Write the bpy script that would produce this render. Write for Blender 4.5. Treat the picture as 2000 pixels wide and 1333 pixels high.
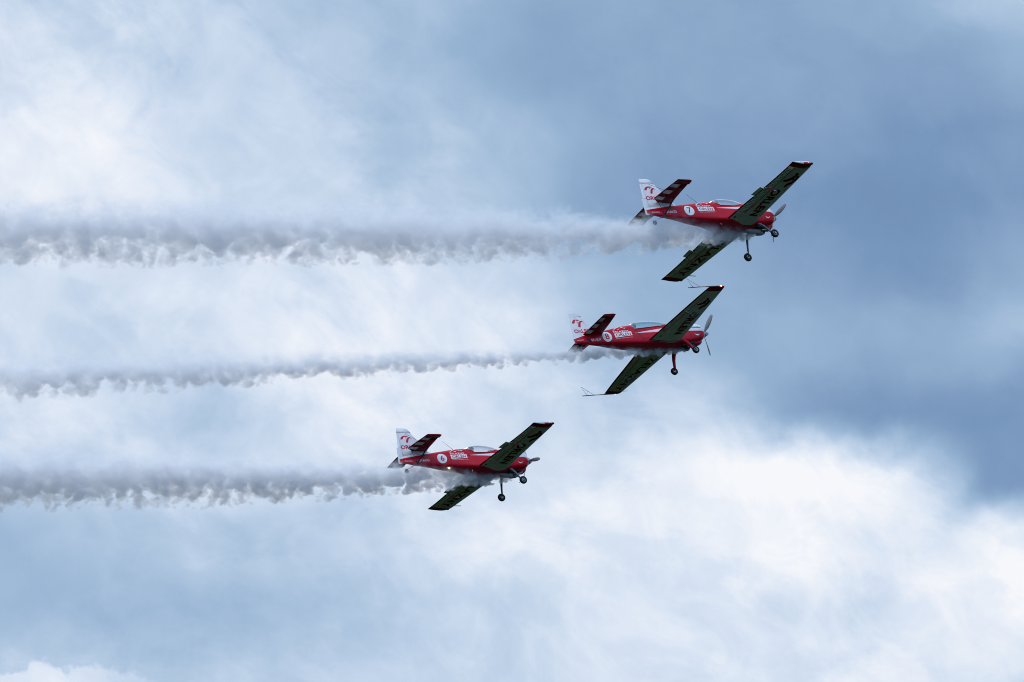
import bpy, bmesh, math, random
from mathutils import Vector, Matrix
from mathutils.bvhtree import BVHTree

for o in list(bpy.data.objects):
    bpy.data.objects.remove(o, do_unlink=True)
SC = bpy.context.scene
COL = SC.collection
R = math.radians

# ------------------------------------------------------------------ camera
ELEV = R(22.0)
CAMPOS = Vector((0, 0, 1.7))
AX_R = Vector((1, 0, 0))
AX_U = Vector((0, -math.sin(ELEV), math.cos(ELEV)))
AX_A = Vector((0, math.cos(ELEV), math.sin(ELEV)))
cd = bpy.data.cameras.new('camera')
cam = bpy.data.objects.new('camera', cd)
COL.objects.link(cam)
cd.lens = 400.0
cd.sensor_width = 36.0
cd.clip_start = 1.0
cd.clip_end = 60000.0
cam.location = CAMPOS
cam.rotation_euler = (math.pi / 2 + ELEV, 0, 0)
SC.camera = cam
SC.view_settings.view_transform = 'Standard'
SC.view_settings.look = 'None'
SC.view_settings.exposure = 0.0
SC.view_settings.gamma = 1.0
SC.view_settings.use_curve_mapping = False
SC.cycles.volume_bounces = 3
SC.cycles.pixel_filter_type = 'BLACKMAN_HARRIS'
SC.cycles.filter_width = 0.95
SC.cycles.transparent_max_bounces = 16
SC.cycles.volume_max_steps = 1024

def lin(r, g, b):
    f = lambda c: (c / 255 / 12.92) if c <= 10 else ((c / 255 + 0.055) / 1.055) ** 2.4
    return (f(r), f(g), f(b), 1.0)

# ------------------------------------------------------------------ node helpers
class NT:
    """tiny expression builder on a node tree; values are sockets or numbers"""
    def __init__(s, tree):
        s.t = tree
        s.n = tree.nodes
        s.l = tree.links
    def put(s, sock, v):
        if isinstance(v, bpy.types.NodeSocket):
            s.l.new(v, sock)
        else:
            sock.default_value = v
    def m(s, op, a, b=0.0, c=0.0, clamp=False):
        n = s.n.new('ShaderNodeMath'); n.operation = op; n.use_clamp = clamp
        s.put(n.inputs[0], a); s.put(n.inputs[1], b); s.put(n.inputs[2], c)
        return n.outputs[0]
    def add(s, a, b): return s.m('ADD', a, b)
    def sub(s, a, b): return s.m('SUBTRACT', a, b)
    def mul(s, a, b): return s.m('MULTIPLY', a, b)
    def rng(s, v, a, b, c=0.0, d=1.0, kind='LINEAR'):
        n = s.n.new('ShaderNodeMapRange'); n.interpolation_type = kind; n.clamp = True
        s.put(n.inputs['Value'], v)
        s.put(n.inputs['From Min'], a); s.put(n.inputs['From Max'], b)
        s.put(n.inputs['To Min'], c); s.put(n.inputs['To Max'], d)
        return n.outputs[0]
    def noise(s, vec, scale, detail=3.0, rough=0.5, dist=0.0):
        n = s.n.new('ShaderNodeTexNoise')
        s.put(n.inputs['Vector'], vec); s.put(n.inputs['Scale'], scale)
        s.put(n.inputs['Detail'], detail); s.put(n.inputs['Roughness'], rough); s.put(n.inputs['Distortion'], dist)
        return n.outputs['Fac']
    def xyz(s, v):
        n = s.n.new('ShaderNodeSeparateXYZ'); s.put(n.inputs[0], v); return n.outputs
    def com(s, x, y, z):
        n = s.n.new('ShaderNodeCombineXYZ')
        s.put(n.inputs[0], x); s.put(n.inputs[1], y); s.put(n.inputs[2], z); return n.outputs[0]
    def ramp(s, v, stops, interp='LINEAR'):
        n = s.n.new('ShaderNodeValToRGB'); cr = n.color_ramp; cr.interpolation = interp
        while len(cr.elements) < len(stops): cr.elements.new(0.5)
        for e, (p, c) in zip(cr.elements, stops):
            e.position = p
            e.color = c if not isinstance(c, (int, float)) else (c, c, c, 1)
        s.put(n.inputs[0], v)
        return n.outputs[0]
    def mix(s, f, a, b):
        n = s.n.new('ShaderNodeMix'); n.data_type = 'RGBA'
        s.put(n.inputs[0], f); s.put(n.inputs[6], a); s.put(n.inputs[7], b)
        return n.outputs[2]

# ------------------------------------------------------------------ sky: overcast cloud deck over a clear Nishita sky
SUN_EL, SUN_AZ = R(58), R(-32)        # behind the clouds, ahead of the camera and to the left
W = bpy.data.worlds.new('World')
SC.world = W
W.use_nodes = True
N = NT(W.node_tree)
for n in list(N.n): N.n.remove(n)
out = N.n.new('ShaderNodeOutputWorld')
sky = N.n.new('ShaderNodeTexSky')
sky.sky_type = 'NISHITA'; sky.sun_disc = False
sky.sun_elevation = SUN_EL; sky.sun_rotation = SUN_AZ
bg1 = N.n.new('ShaderNodeBackground'); N.l.new(sky.outputs[0], bg1.inputs[0]); bg1.inputs[1].default_value = 0.1
tc = N.n.new('ShaderNodeTexCoord')
dx, dy, dz = N.xyz(tc.outputs['Generated'])
az = N.m('ARCTAN2', dx, dy)
el = N.m('ARCSINE', dz)
dirv = tc.outputs['Generated']
# degrees-like cloud coordinates: u to the right, v down from the high edge of the cloud bank
HU = 0.0485; HV = 0.030
wn1 = N.noise(dirv, 55.0, 3.0, 0.45)
wn2 = N.noise(N.com(dz, dx, dy), 60.0, 3.0, 0.45)
wf1 = N.noise(dirv, 200.0, 4.0, 0.5)
wf2 = N.noise(N.com(dy, dz, dx), 200.0, 4.0, 0.5)
u = N.rng(az, -HU, HU)
v = N.rng(el, ELEV + HV, ELEV - HV)
u = N.add(u, N.add(N.mul(N.sub(wn1, .5), .10), N.mul(N.sub(wf1, .5), .05)))
v = N.add(v, N.add(N.mul(N.sub(wn2, .5), .11), N.mul(N.sub(wf2, .5), .06)))
CLOUD = [
 [0.71, 0.7, 0.68, 0.66, 0.6, 0.56, 0.52, 0.47, 0.36, 0.33, 0.34, 0.32, 0.3, 0.32, 0.36, 0.46, 0.58],
 [0.82, 0.83, 0.68, 0.6, 0.58, 0.56, 0.55, 0.44, 0.33, 0.3, 0.31, 0.31, 0.3, 0.29, 0.29, 0.33, 0.4],
 [0.86, 0.85, 0.82, 0.64, 0.62, 0.66, 0.5, 0.57, 0.5, 0.4, 0.28, 0.26, 0.27, 0.25, 0.22, 0.22, 0.26],
 [0.88, 0.84, 0.8, 0.74, 0.68, 0.66, 0.68, 0.62, 0.54, 0.36, 0.27, 0.23, 0.22, 0.18, 0.16, 0.18, 0.22],
 [0.8, 0.8, 0.76, 0.76, 0.78, 0.82, 0.84, 0.7, 0.65, 0.52, 0.42, 0.4, 0.32, 0.25, 0.22, 0.23, 0.31],
 [0.8, 0.76, 0.72, 0.72, 0.78, 0.84, 0.84, 0.74, 0.76, 0.56, 0.46, 0.42, 0.38, 0.37, 0.38, 0.37, 0.44],
 [0.78, 0.74, 0.68, 0.6, 0.62, 0.8, 0.86, 0.82, 0.72, 0.72, 0.68, 0.62, 0.4, 0.24, 0.23, 0.22, 0.23],
 [0.6, 0.62, 0.66, 0.74, 0.78, 0.8, 0.8, 0.8, 0.82, 0.9, 0.93, 0.96, 0.99, 0.99, 0.88, 0.34, 0.22],
 [0.46, 0.49, 0.54, 0.57, 0.6, 0.62, 0.66, 0.74, 0.84, 0.91, 0.93, 0.91, 0.88, 0.9, 0.82, 0.78, 0.9],
 [0.46, 0.43, 0.45, 0.45, 0.46, 0.5, 0.57, 0.64, 0.72, 0.78, 0.86, 0.78, 0.68, 0.74, 0.88, 0.88, 0.9],
 [0.58, 0.62, 0.58, 0.57, 0.56, 0.6, 0.64, 0.66, 0.7, 0.74, 0.8, 0.83, 0.82, 0.83, 0.82, 0.8, 0.81]]
rows = len(CLOUD)
acc = None
vv = N.mul(v, float(rows - 1))
for j, row in enumerate(CLOUD):
    rp = N.ramp(u, [(i / (len(row) - 1), c) for i, c in enumerate(row)], 'CARDINAL')
    if j == 0: hat = N.rng(vv, 0, 1, 1, 0, 'SMOOTHSTEP')
    elif j == rows - 1: hat = N.rng(vv, j - 1, j, 0, 1, 'SMOOTHSTEP')
    else:
        hat = N.rng(N.m('ABSOLUTE', N.sub(vv, float(j))), 0, 1, 1, 0, 'SMOOTHSTEP')
    t = N.mul(rp, hat)
    acc = t if acc is None else N.add(acc, t)
n1 = N.noise(dirv, 62.0, 9.0, 0.58, .6)
n2 = N.noise(N.com(dx, N.mul(dy, 1.7), N.add(dz, N.mul(dx, .5))), 170.0, 8.0, 0.58, .9)
n3 = N.noise(N.com(N.add(dx, N.mul(dz, .6)), dy, N.mul(dz, 1.5)), 44.0, 10.0, 0.62, .3)
edge = N.rng(n3, .47, .57, 0, 1, 'SMOOTHSTEP')                    # torn brighter sheets lying over the deck
lit = N.rng(acc, .38, .72, .25, 1.0, 'SMOOTHSTEP')                # the thick dark parts stay smooth
det = N.mul(N.add(N.add(N.mul(N.sub(N.rng(n1, .3, .7, 0, 1, 'SMOOTHSTEP'), .5), .17), N.mul(N.sub(N.rng(n2, .32, .68, 0, 1, 'SMOOTHSTEP'), .5), .085)), N.mul(N.sub(edge, .5), .09)), lit)
# small cumulus tops poking up at the low left
cum = N.mul(N.rng(N.add(N.sub(v, N.mul(u, .12)), N.mul(N.sub(N.noise(dirv, 150.0, 8.0, .6), .5), .22)), .995, 1.012, 0, .20, 'SMOOTHSTEP'), N.rng(u, .05, .24, 1, 0, 'SMOOTHSTEP'))
det = N.add(det, cum)
far_cl = N.rng(N.noise(dirv, 5.0, 7.0, 0.55), .30, .62, .5, 1.0)
far_cl = N.mul(far_cl, N.mul(N.rng(el, R(38), R(74), 1.0, .12, 'SMOOTHSTEP'), N.rng(el, R(4), R(20), .06, 1.0, 'SMOOTHSTEP')))      # unseen deck dimmed overhead and at the horizon to darken the undersides
far_cl = N.mul(far_cl, N.rng(dx, .25, .85, 1.0, .18, 'SMOOTHSTEP'))    # dark right side carried on unseen, dimmed further to keep undersides dark
near_m = N.mul(N.rng(N.m('ABSOLUTE', az), HU * 1.3, HU * 4, 1, 0, 'SMOOTHSTEP'),
               N.rng(N.m('ABSOLUTE', N.sub(el, ELEV)), HV * 1.3, HV * 4, 1, 0, 'SMOOTHSTEP'))
bank = N.m('ADD', N.add(N.mul(acc, near_m), N.mul(far_cl, N.sub(1.0, near_m))), det)
ccol = N.ramp(bank, [(0.0, lin(98, 128, 165)), (.2, lin(118, 149, 187)), (.4, lin(151, 180, 211)),
                     (.6, lin(189, 209, 232)), (.8, lin(220, 231, 246)), (1.0, lin(250, 251, 254))])
bg2 = N.n.new('ShaderNodeBackground'); N.l.new(ccol, bg2.inputs[0]); N.l.new(N.add(1.0, N.mul(N.mul(N.sub(1.0, near_m), N.rng(dy, .2, -.4)), 1.5)), bg2.inputs[1])  # unseen sky behind the camera brightened to light fin and fuselage sides
mx = N.n.new('ShaderNodeMixShader'); mx.inputs[0].default_value = 0.94
N.l.new(bg1.outputs[0], mx.inputs[1]); N.l.new(bg2.outputs[0], mx.inputs[2]); N.l.new(mx.outputs[0], out.inputs[0])

sl = bpy.data.lights.new('sun', 'SUN')
sun = bpy.data.objects.new('sun', sl)
COL.objects.link(sun)
sl.energy = 1.5; sl.angle = R(12); sl.color = (1.0, 0.95, 0.88)
sun.rotation_euler = (Vector((math.sin(SUN_AZ) * math.cos(SUN_EL), math.cos(SUN_AZ) * math.cos(SUN_EL), math.sin(SUN_EL)))).to_track_quat('Z', 'Y').to_euler()

# ------------------------------------------------------------------ materials
def mat(name, col, rough=0.5, metal=0.0, coat=0.0, var=0.0, vscale=6.0, spec=.35):
    m = bpy.data.materials.new(name); m.use_nodes = True
    n = NT(m.node_tree); b = n.n['Principled BSDF']
    b.inputs['Roughness'].default_value = rough
    b.inputs['Metallic'].default_value = metal
    b.inputs['Coat Weight'].default_value = coat
    b.inputs['Coat Roughness'].default_value = 0.08
    b.inputs['Specular IOR Level'].default_value = spec
    c = tuple(col[:3]) + (1.0,)
    if var:
        t = n.n.new('ShaderNodeTexCoord')
        f = n.noise(t.outputs['Object'], vscale, 5.0, 0.6)
        lo = tuple(max(0, x * (1 - var)) for x in c[:3]) + (1,)
        hi = tuple(min(1, x * (1 + var)) for x in c[:3]) + (1,)
        n.l.new(n.mix(n.rng(f, .3, .7), lo, hi), b.inputs['Base Color'])
    else:
        b.inputs['Base Color'].default_value = c
    return m

RED = (0.48, 0.004, 0.020)
M = {}
M['red'] = mat('red_paint', RED, .32, 0, .08, .08, 2.0, .25)
M['white'] = mat('white_paint', (.72, .73, .76), .35, 0, .5, .05, 3.0)
M['ivory'] = mat('wing_underside_paint', (.58, .64, .50), .5, 0, 0, .12, 2.5, .15)
M['letter'] = mat('dark_red_lettering', (.12, .004, .008), .6, spec=.05)
M['shaded_red'] = mat('red_paint_shaded', (.22, .004, .012), .45, spec=.1)  # darker copy of the body red, underside shade put into the colour
M['signred'] = mat('red_lettering', (.50, .012, .02), .45)
M['signwhite'] = mat('white_lettering', (.82, .82, .84), .45)
M['blue'] = mat('blue_lettering', (.04, .12, .32), .5)
M['seam'] = mat('dark_seam', (.03, .01, .012), .7)
M['rubber'] = mat('tyre_rubber', (.018, .020, .024), .75, 0, 0, .2, 12)
M['metal'] = mat('brushed_metal', (.48, .49, .50), .35, .85, 0, .1, 9)
M['steel'] = mat('dark_steel', (.16, .17, .19), .4, .7, 0, .15, 9)
M['black'] = mat('matte_black', (.02, .02, .022), .6)
M['grey'] = mat('grey_paint', (.33, .34, .36), .45)
M['spin'] = mat('spinner_metal', (.42, .44, .48), .28, .6, .3)
M['blade'] = mat('propeller_blade_grey', (.33, .36, .40), .4, 0, .2)
M['cloth'] = mat('flight_suit_cloth', (.06, .07, .09), .9)
M['skin'] = mat('skin', (.50, .30, .23), .6)
M['helm'] = mat('headset_grey', (.20, .21, .23), .5)
M['hel_dark'] = mat('dark_hair', (.03, .028, .03), .7)
M['orange'] = mat('orange_red_tape', (.55, .09, .05), .6)

def glow(name, col, s):
    m = bpy.data.materials.new(name); m.use_nodes = True
    b = m.node_tree.nodes['Principled BSDF']
    b.inputs['Base Color'].default_value = (.8, .8, .8, 1)
    b.inputs['Emission Color'].default_value = col + (1,)
    b.inputs['Emission Strength'].default_value = s
    return m
M['glow_warm'] = glow('lit_lamp_warm', (1, .62, .40), 5.0)
M['glow_white'] = glow('lit_lamp_white', (1, .88, .70), 5.0)
M['glow_yellow'] = glow('lit_beacon_yellow', (1, .85, .30), 6.0)

def glass(name, tint, refl, milk):
    m = bpy.data.materials.new(name); m.use_nodes = True
    n = NT(m.node_tree)
    n.n.remove(n.n['Principled BSDF'])
    o = n.n['Material Output']
    tr = n.n.new('ShaderNodeBsdfTransparent'); tr.inputs[0].default_value = tint + (1,)
    gl = n.n.new('ShaderNodeBsdfGlossy'); gl.inputs['Roughness'].default_value = .04
    gl.inputs[0].default_value = (.95, .97, 1, 1)
    lw = n.n.new('ShaderNodeLayerWeight'); lw.inputs[0].default_value = refl
    tl = n.n.new('ShaderNodeBsdfTranslucent'); tl.inputs[0].default_value = (.95, .97, 1, 1)
    df = n.n.new('ShaderNodeBsdfDiffuse'); df.inputs[0].default_value = (.9, .93, .96, 1)
    haze = n.n.new('ShaderNodeMixShader'); haze.inputs[0].default_value = .5
    n.l.new(tl.outputs[0], haze.inputs[1]); n.l.new(df.outputs[0], haze.inputs[2])
    base = n.n.new('ShaderNodeMixShader'); base.inputs[0].default_value = milk
    n.l.new(tr.outputs[0], base.inputs[1]); n.l.new(haze.outputs[0], base.inputs[2])
    ms = n.n.new('ShaderNodeMixShader')
    n.l.new(n.m('POWER', lw.outputs['Facing'], 1.6), ms.inputs[0])
    n.l.new(base.outputs[0], ms.inputs[1]); n.l.new(gl.outputs[0], ms.inputs[2]); n.l.new(ms.outputs[0], o.inputs[0])
    return m
M['glass_clear'] = glass('clear_canopy_glass', (.94, .96, .98), .5, .12)
M['glass_teal'] = glass('teal_canopy_glass', (.62, .90, .92), .45, .07)

def hull_paint(name, p):
    """red body paint with a white nose top, a white spear and a white tail, borders given along the body"""
    m = bpy.data.materials.new(name); m.use_nodes = True
    n = NT(m.node_tree); b = n.n['Principled BSDF']
    t = n.n.new('ShaderNodeTexCoord')
    x, y, z = n.xyz(t.outputs['Object'])
    def curve(pts):
        v = None
        xs0, xs1 = pts[0][0], pts[-1][0]
        n_ = n.n.new('ShaderNodeFloatCurve'); c = n_.mapping.curves[0]
        while len(c.points) < len(pts): c.points.new(.5, .5)
        for q, (px, pz) in zip(c.points, pts):
            q.location = ((px - xs0) / (xs1 - xs0), pz + .5); q.handle_type = 'VECTOR'
        n_.mapping.update()
        n.l.new(n.rng(x, xs0, xs1), n_.inputs['Value'])
        return n.sub(n_.outputs[0], .5)
    lo, up, tail = curve(p['lo']), curve(p['up']), curve(p['tail'])
    e = .004
    w1 = n.mul(n.rng(n.sub(z, lo), -e, e), n.rng(n.sub(up, z), -e, e))
    w2 = n.mul(n.rng(n.sub(z, tail), -e, e), n.rng(x, p['tail'][-1][0] + .01, p['tail'][-1][0]))
    w = n.m('MAXIMUM', w1, w2)
    w = n.mul(w, n.rng(x, -20, -19.9))
    f = n.noise(t.outputs['Object'], 3.0, 5.0, .6)
    red = n.mix(f, tuple(c * .78 for c in RED) + (1,), tuple(c * 1.15 for c in RED) + (1,))
    wh = n.mix(f, (.68, .69, .72, 1), (.76, .77, .80, 1))
    n.l.new(n.mix(w, red, wh), b.inputs['Base Color'])
    b.inputs['Roughness'].default_value = .3; b.inputs['Specular IOR Level'].default_value = .2
    b.inputs['Coat Weight'].default_value = .06; b.inputs['Coat Roughness'].default_value = .07
    return m

# ------------------------------------------------------------------ mesh helpers
class Part:
    """collects geometry with several material slots; build() links it as ONE mesh object"""
    def __init__(s):
        s.bm = bmesh.new(); s.mats = []
    def slot(s, k):
        if k not in s.mats: s.mats.append(k)
        return s.mats.index(k)
    def loft(s, rings, k, caps=True, smooth=True, fmat=None, closed=True):
        vs = [[s.bm.verts.new(p) for p in r] for r in rings]
        n = len(rings[0]); mi = s.slot(k)
        for i in range(len(vs) - 1):
            for j in range(n if closed else n - 1):
                a, b, c, d = vs[i][j], vs[i][(j + 1) % n], vs[i + 1][(j + 1) % n], vs[i + 1][j]
                try: f = s.bm.faces.new((a, b, c, d))
                except ValueError: continue
                f.smooth = smooth
                f.material_index = s.slot(fmat(i, j)) if fmat else mi
        if caps:
            for r in (vs[0][::-1], vs[-1]):
                try:
                    f = s.bm.faces.new(r); f.material_index = mi
                except ValueError: pass
        return vs
    def tube(s, pts, r, k, n=10, flat=None):
        """tube through points; r number or list; flat = (vector, ratio) squashes it along that vector"""
        pts = [Vector(p) for p in pts]
        rr = r if isinstance(r, (list, tuple)) else [r] * len(pts)
        rings = []
        up = Vector((.31, .17, .93))
        for i, p in enumerate(pts):
            d = (pts[min(i + 1, len(pts) - 1)] - pts[max(i - 1, 0)]).normalized()
            a = d.cross(up).normalized(); b = d.cross(a).normalized()
            ring = []
            for q in range(n):
                th = 2 * math.pi * q / n
                off = a * math.cos(th) * rr[i] + b * math.sin(th) * rr[i]
                if flat is not None:
                    fv = Vector(flat[0]).normalized(); off -= fv * off.dot(fv) * (1 - flat[1])
                ring.append(p + off)
            rings.append(ring)
        s.loft(rings, k)
    def lathe(s, c, axis, prof, k, n=24):
        """prof: list of (along axis, radius)"""
        c = Vector(c); ax = Vector(axis).normalized()
        a = ax.orthogonal().normalized(); b = ax.cross(a)
        s.loft([[c + ax * t + (a * math.cos(2 * math.pi * q / n) + b * math.sin(2 * math.pi * q / n)) * max(r, 1e-4) for q in range(n)] for t, r in prof], k)
    def box(s, c, sz, k, rot=None):
        r = bmesh.ops.create_cube(s.bm, size=1.0)
        mtx = Matrix.Translation(c) @ (rot.to_4x4() if rot is not None else Matrix()) @ Matrix.Diagonal((*sz, 1))
        bmesh.ops.transform(s.bm, matrix=mtx, verts=r['verts'])
        mi = s.slot(k)
        for f in {f for v in r['verts'] for f in v.link_faces}: f.material_index = mi
    def normals(s):
        bmesh.ops.recalc_face_normals(s.bm, faces=s.bm.faces[:])
    def tree(s):
        return BVHTree.FromBMesh(s.bm)
    def decal(s, polys, k, mapping, ray, tree, lift=.006, seg=.09):
        """lay flat polygons (2-D loops, or (verts, faces)) onto the surface hit by ray"""
        bm = bmesh.new()
        if isinstance(polys, tuple):
            vv = [bm.verts.new((p[0], p[1], 0)) for p in polys[0]]
            for f in polys[1]:
                try: bm.faces.new([vv[i] for i in f])
                except ValueError: pass
        else:
            for lp in polys:
                bm.faces.new([bm.verts.new((p[0], p[1], 0)) for p in lp])
        bmesh.ops.triangulate(bm, faces=bm.faces[:])
        for _ in range(5):
            es = [e for e in bm.edges if e.calc_length() > seg]
            if not es: break
            bmesh.ops.subdivide_edges(bm, edges=es, cuts=1)
            bmesh.ops.triangulate(bm, faces=bm.faces[:])
        mi = s.slot(k); mp = {}
        rd = Vector(ray)
        for v in bm.verts:
            o = Vector(mapping(v.co.x, v.co.y))
            hit = tree.ray_cast(o, rd)
            if hit[0] is not None:
                mp[v] = s.bm.verts.new(hit[0] - rd * lift)
        for f in bm.faces:
            if all(v in mp for v in f.verts):
                g = s.bm.faces.new([mp[v] for v in f.verts]); g.material_index = mi
                g.normal_update()
                if g.normal.dot(rd) > 0: g.normal_flip()
        bm.free()
    def build(s, name, parent=None, label=None):
        me = bpy.data.meshes.new(name); s.bm.to_mesh(me); s.bm.free()
        for k in s.mats: me.materials.append(M[k])
        o = bpy.data.objects.new(name, me); COL.objects.link(o)
        if parent is not None: o.parent = parent
        if label: o['label'] = label
        return o

def catmull(pts, t):
    """pts: list of (x, values...) sorted; monotone-ish cubic interpolation at t"""
    n = len(pts)
    if t <= pts[0][0]: return pts[0][1:]
    if t >= pts[-1][0]: return pts[-1][1:]
    i = max(k for k in range(n - 1) if pts[k][0] <= t)
    a, b = pts[i], pts[i + 1]
    h = b[0] - a[0]; s = (t - a[0]) / h
    res = []
    for c in range(1, len(a)):
        def slope(k):
            if k == 0 or k == n - 1: return 0 if n < 3 else ((pts[1][c] - pts[0][c]) / (pts[1][0] - pts[0][0]) if k == 0 else (pts[-1][c] - pts[-2][c]) / (pts[-1][0] - pts[-2][0]))
            d0 = (pts[k][c] - pts[k - 1][c]) / (pts[k][0] - pts[k - 1][0]); d1 = (pts[k + 1][c] - pts[k][c]) / (pts[k + 1][0] - pts[k][0])
            return 0 if d0 * d1 <= 0 else 2 * d0 * d1 / (d0 + d1)
        m0, m1 = slope(i) * h, slope(i + 1) * h
        res.append((2*s**3-3*s*s+1)*a[c] + (s**3-2*s*s+s)*m0 + (-2*s**3+3*s*s)*b[c] + (s**3-s*s)*m1)
    return tuple(res)

def hull_ring(x, st, n=10):
    """st: ztop, ysh, zsh, ywa, zwa, yco, zco, zbot -> closed ring (port side first)"""
    zt, y1, z1, y2, z2, y3, z3, zb = st
    ctl = [(-y1, z1), (0, zt), (y1, z1), (y2, z2), (y3, z3), (0, zb), (-y3, z3)]
    half = []
    for i in range(1, 5):
        p0, p1, p2, p3 = ctl[i - 1], ctl[i], ctl[i + 1], ctl[i + 2]
        for k in range(n):
            t = k / n
            f = lambda a, b, c, d: .5 * (2*b + (c - a)*t + (2*a - 5*b + 4*c - d)*t*t + (3*b - a - 3*c + d)*t**3)
            half.append((f(p0[0], p1[0], p2[0], p3[0]), f(p0[1], p1[1], p2[1], p3[1])))
    half.append((0, zb))
    ring = [Vector((x, max(y, 0), z)) for y, z in half]
    ring += [Vector((x, -max(y, 0), z)) for y, z in half[-2:0:-1]]
    return ring

FRACS = [0, .006, .02, .05, .11, .2, .3, .42, .55, .675, .8, .94, 1.0]
def foil_t(f, tc):
    return 5 * tc * (.2969 * math.sqrt(f) - .126 * f - .3516 * f * f + .2843 * f**3 - .1036 * f**4)
def foil_ring(fr, xle, xte, tc, place):
    """ring: along the lower surface from the trailing edge to the nose, back along the upper one"""
    c = xle - xte
    lo = [place(xle - f * c, -foil_t(f, tc) * c) for f in reversed(fr)]
    up = [place(xle - f * c, foil_t(f, tc) * c) for f in fr[1:]]
    return lo + up

def text_mesh(body, u0, u1, v0, v1, bold=0.0, italic=0.0, space=1.0):
    """the text as (verts, faces), scaled into the box u0..u1, v0..v1"""
    cu = bpy.data.curves.new('lettering', 'FONT'); cu.body = body; cu.offset = bold; cu.shear = italic; cu.resolution_u = 3
    cu.space_character = space
    o = bpy.data.objects.new('lettering', cu); COL.objects.link(o)
    dg = bpy.context.evaluated_depsgraph_get(); dg.update()
    me = bpy.data.meshes.new_from_object(o.evaluated_get(dg))
    vs = [v.co.copy() for v in me.vertices]; fs = [list(p.vertices) for p in me.polygons]
    bpy.data.objects.remove(o); bpy.data.curves.remove(cu); bpy.data.meshes.remove(me)
    xs = [v.x for v in vs]; ys = [v.y for v in vs]
    sx = (u1 - u0) / (max(xs) - min(xs)); sy = (v1 - v0) / (max(ys) - min(ys))
    return [(u0 + (v.x - min(xs)) * sx, v0 + (v.y - min(ys)) * sy) for v in vs], fs

def ellipse(cx, cz, a, b, n=36, tilt=0.0):
    r = []
    for i in range(n):
        t = 2 * math.pi * i / n
        x, y = a * math.cos(t), b * math.sin(t)
        r.append((cx + x + tilt * y, cz + y))
    return r

# bird emblem in a unit box (0..1 wide, 0..1 high): left wing, right wing, dot
EMBLEM = [[(0,.53),(.07,.75),(.21,.92),(.38,.98),(.55,.96),(.72,.85),(.60,.82),(.45,.83),(.33,.79),(.26,.70),(.21,.55),(.13,.47)],
          [(.43,.10),(.47,.29),(.54,.53),(.63,.68),(.76,.77),(.88,.75),(1.0,.53),(.90,.61),(.82,.63),(.75,.56),(.69,.41),(.64,.20),(.57,.0)],
          [(.42,.70),(.50,.73),(.56,.67),(.50,.60)]]
WING_EMBLEM = [[(.04,.45),(0,.5),(.02,.64),(.1,.72),(.21,.72),(.37,.67),(.53,.56),(.65,.34),(.65,.15),(.6,0),(.56,.09),(.47,.3),(.33,.43),(.18,.54),(.11,.54)],
               [(.22,.76),(.16,.8),(.23,.91),(.39,1),(.57,1),(.74,.91),(.85,.71),(.98,.65),(1,.56),(.89,.49),(.77,.51),(.65,.65),(.59,.78),(.4,.80)],
               [(.45,.59),(.38,.68),(.45,.78),(.53,.68)]]
def emblem(u0, u1, v0, v1, shape=None):
    return [[(u0 + x * (u1 - u0), v0 + y * (v1 - v0)) for x, y in lp] for lp in (shape or EMBLEM)]

# ------------------------------------------------------------------ ground (below the frame; its dark grass lights the undersides)
def ground():
    m = bpy.data.materials.new('airfield_grass'); m.use_nodes = True
    n = NT(m.node_tree); b = n.n['Principled BSDF']
    t = n.n.new('ShaderNodeTexCoord')
    f = n.add(n.mul(n.noise(t.outputs['Object'], .01, 6, .6), .6), n.mul(n.noise(t.outputs['Object'], .6, 6, .6), .4))
    n.l.new(n.ramp(f, [(.3, (.007, .013, .005, 1)), (.5, (.011, .019, .008, 1)), (.7, (.017, .025, .011, 1))]), b.inputs['Base Color'])
    b.inputs['Roughness'].default_value = .95; b.inputs['Specular IOR Level'].default_value = 0.0
    bm = bmesh.new()
    bmesh.ops.create_grid(bm, x_segments=40, y_segments=40, size=15000)
    me = bpy.data.meshes.new('ground'); bm.to_mesh(me); bm.free(); me.materials.append(m)
    o = bpy.data.objects.new('ground', me); COL.objects.link(o)
    o['kind'] = 'structure'; o['label'] = 'grass airfield stretching below the flying planes'; o['category'] = 'ground'
ground()

# ------------------------------------------------------------------ aircraft
def place(name, Rm, t, label, cat, group):
    """an Empty whose axes are nose, port, up; Rm rows are right / up / away seen from the ground"""
    e = bpy.data.objects.new(name, None); COL.objects.link(e)
    cols = [AX_R * Rm[0][i] + AX_U * Rm[1][i] + AX_A * Rm[2][i] for i in range(3)]
    p = CAMPOS + AX_R * t[0] + AX_U * t[1] + AX_A * t[2]
    mw = Matrix.Identity(4)
    for i in range(3):
        for r in range(3): mw[r][i] = cols[i][r]
    for r in range(3): mw[r][3] = p[r]
    e.matrix_world = mw
    e['label'] = label; e['category'] = cat; e['group'] = group
    e.empty_display_size = .5
    return e

def wheel(c, side, r, w, parent, tail=False):
    p = Part()
    hw = w / 2
    prof = [(-hw * .55, r * .52), (-hw * .9, r * .62), (-hw, r * .78), (-hw * .8, r * .92), (-hw * .4, r * .985), (0, r), (hw * .4, r * .985), (hw * .8, r * .92), (hw, r * .78), (hw * .9, r * .62), (hw * .55, r * .52)]
    p.lathe(c, (0, side, 0), prof, 'rubber', 28)
    p.normals()
    o = p.build('tail_wheel' if tail else 'wheel', parent)
    q = Part()
    q.lathe(c, (0, side, 0), [(-hw * .7, .01), (-hw * .7, r * .5), (hw * .55, r * .53), (hw * .62, r * .42), (hw * .45, r * .36), (hw * .5, r * .16), (hw * .95, r * .13), (hw * .95, .001)], 'metal', 20)
    q.normals()
    q.build('rim', o)
    return o

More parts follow.
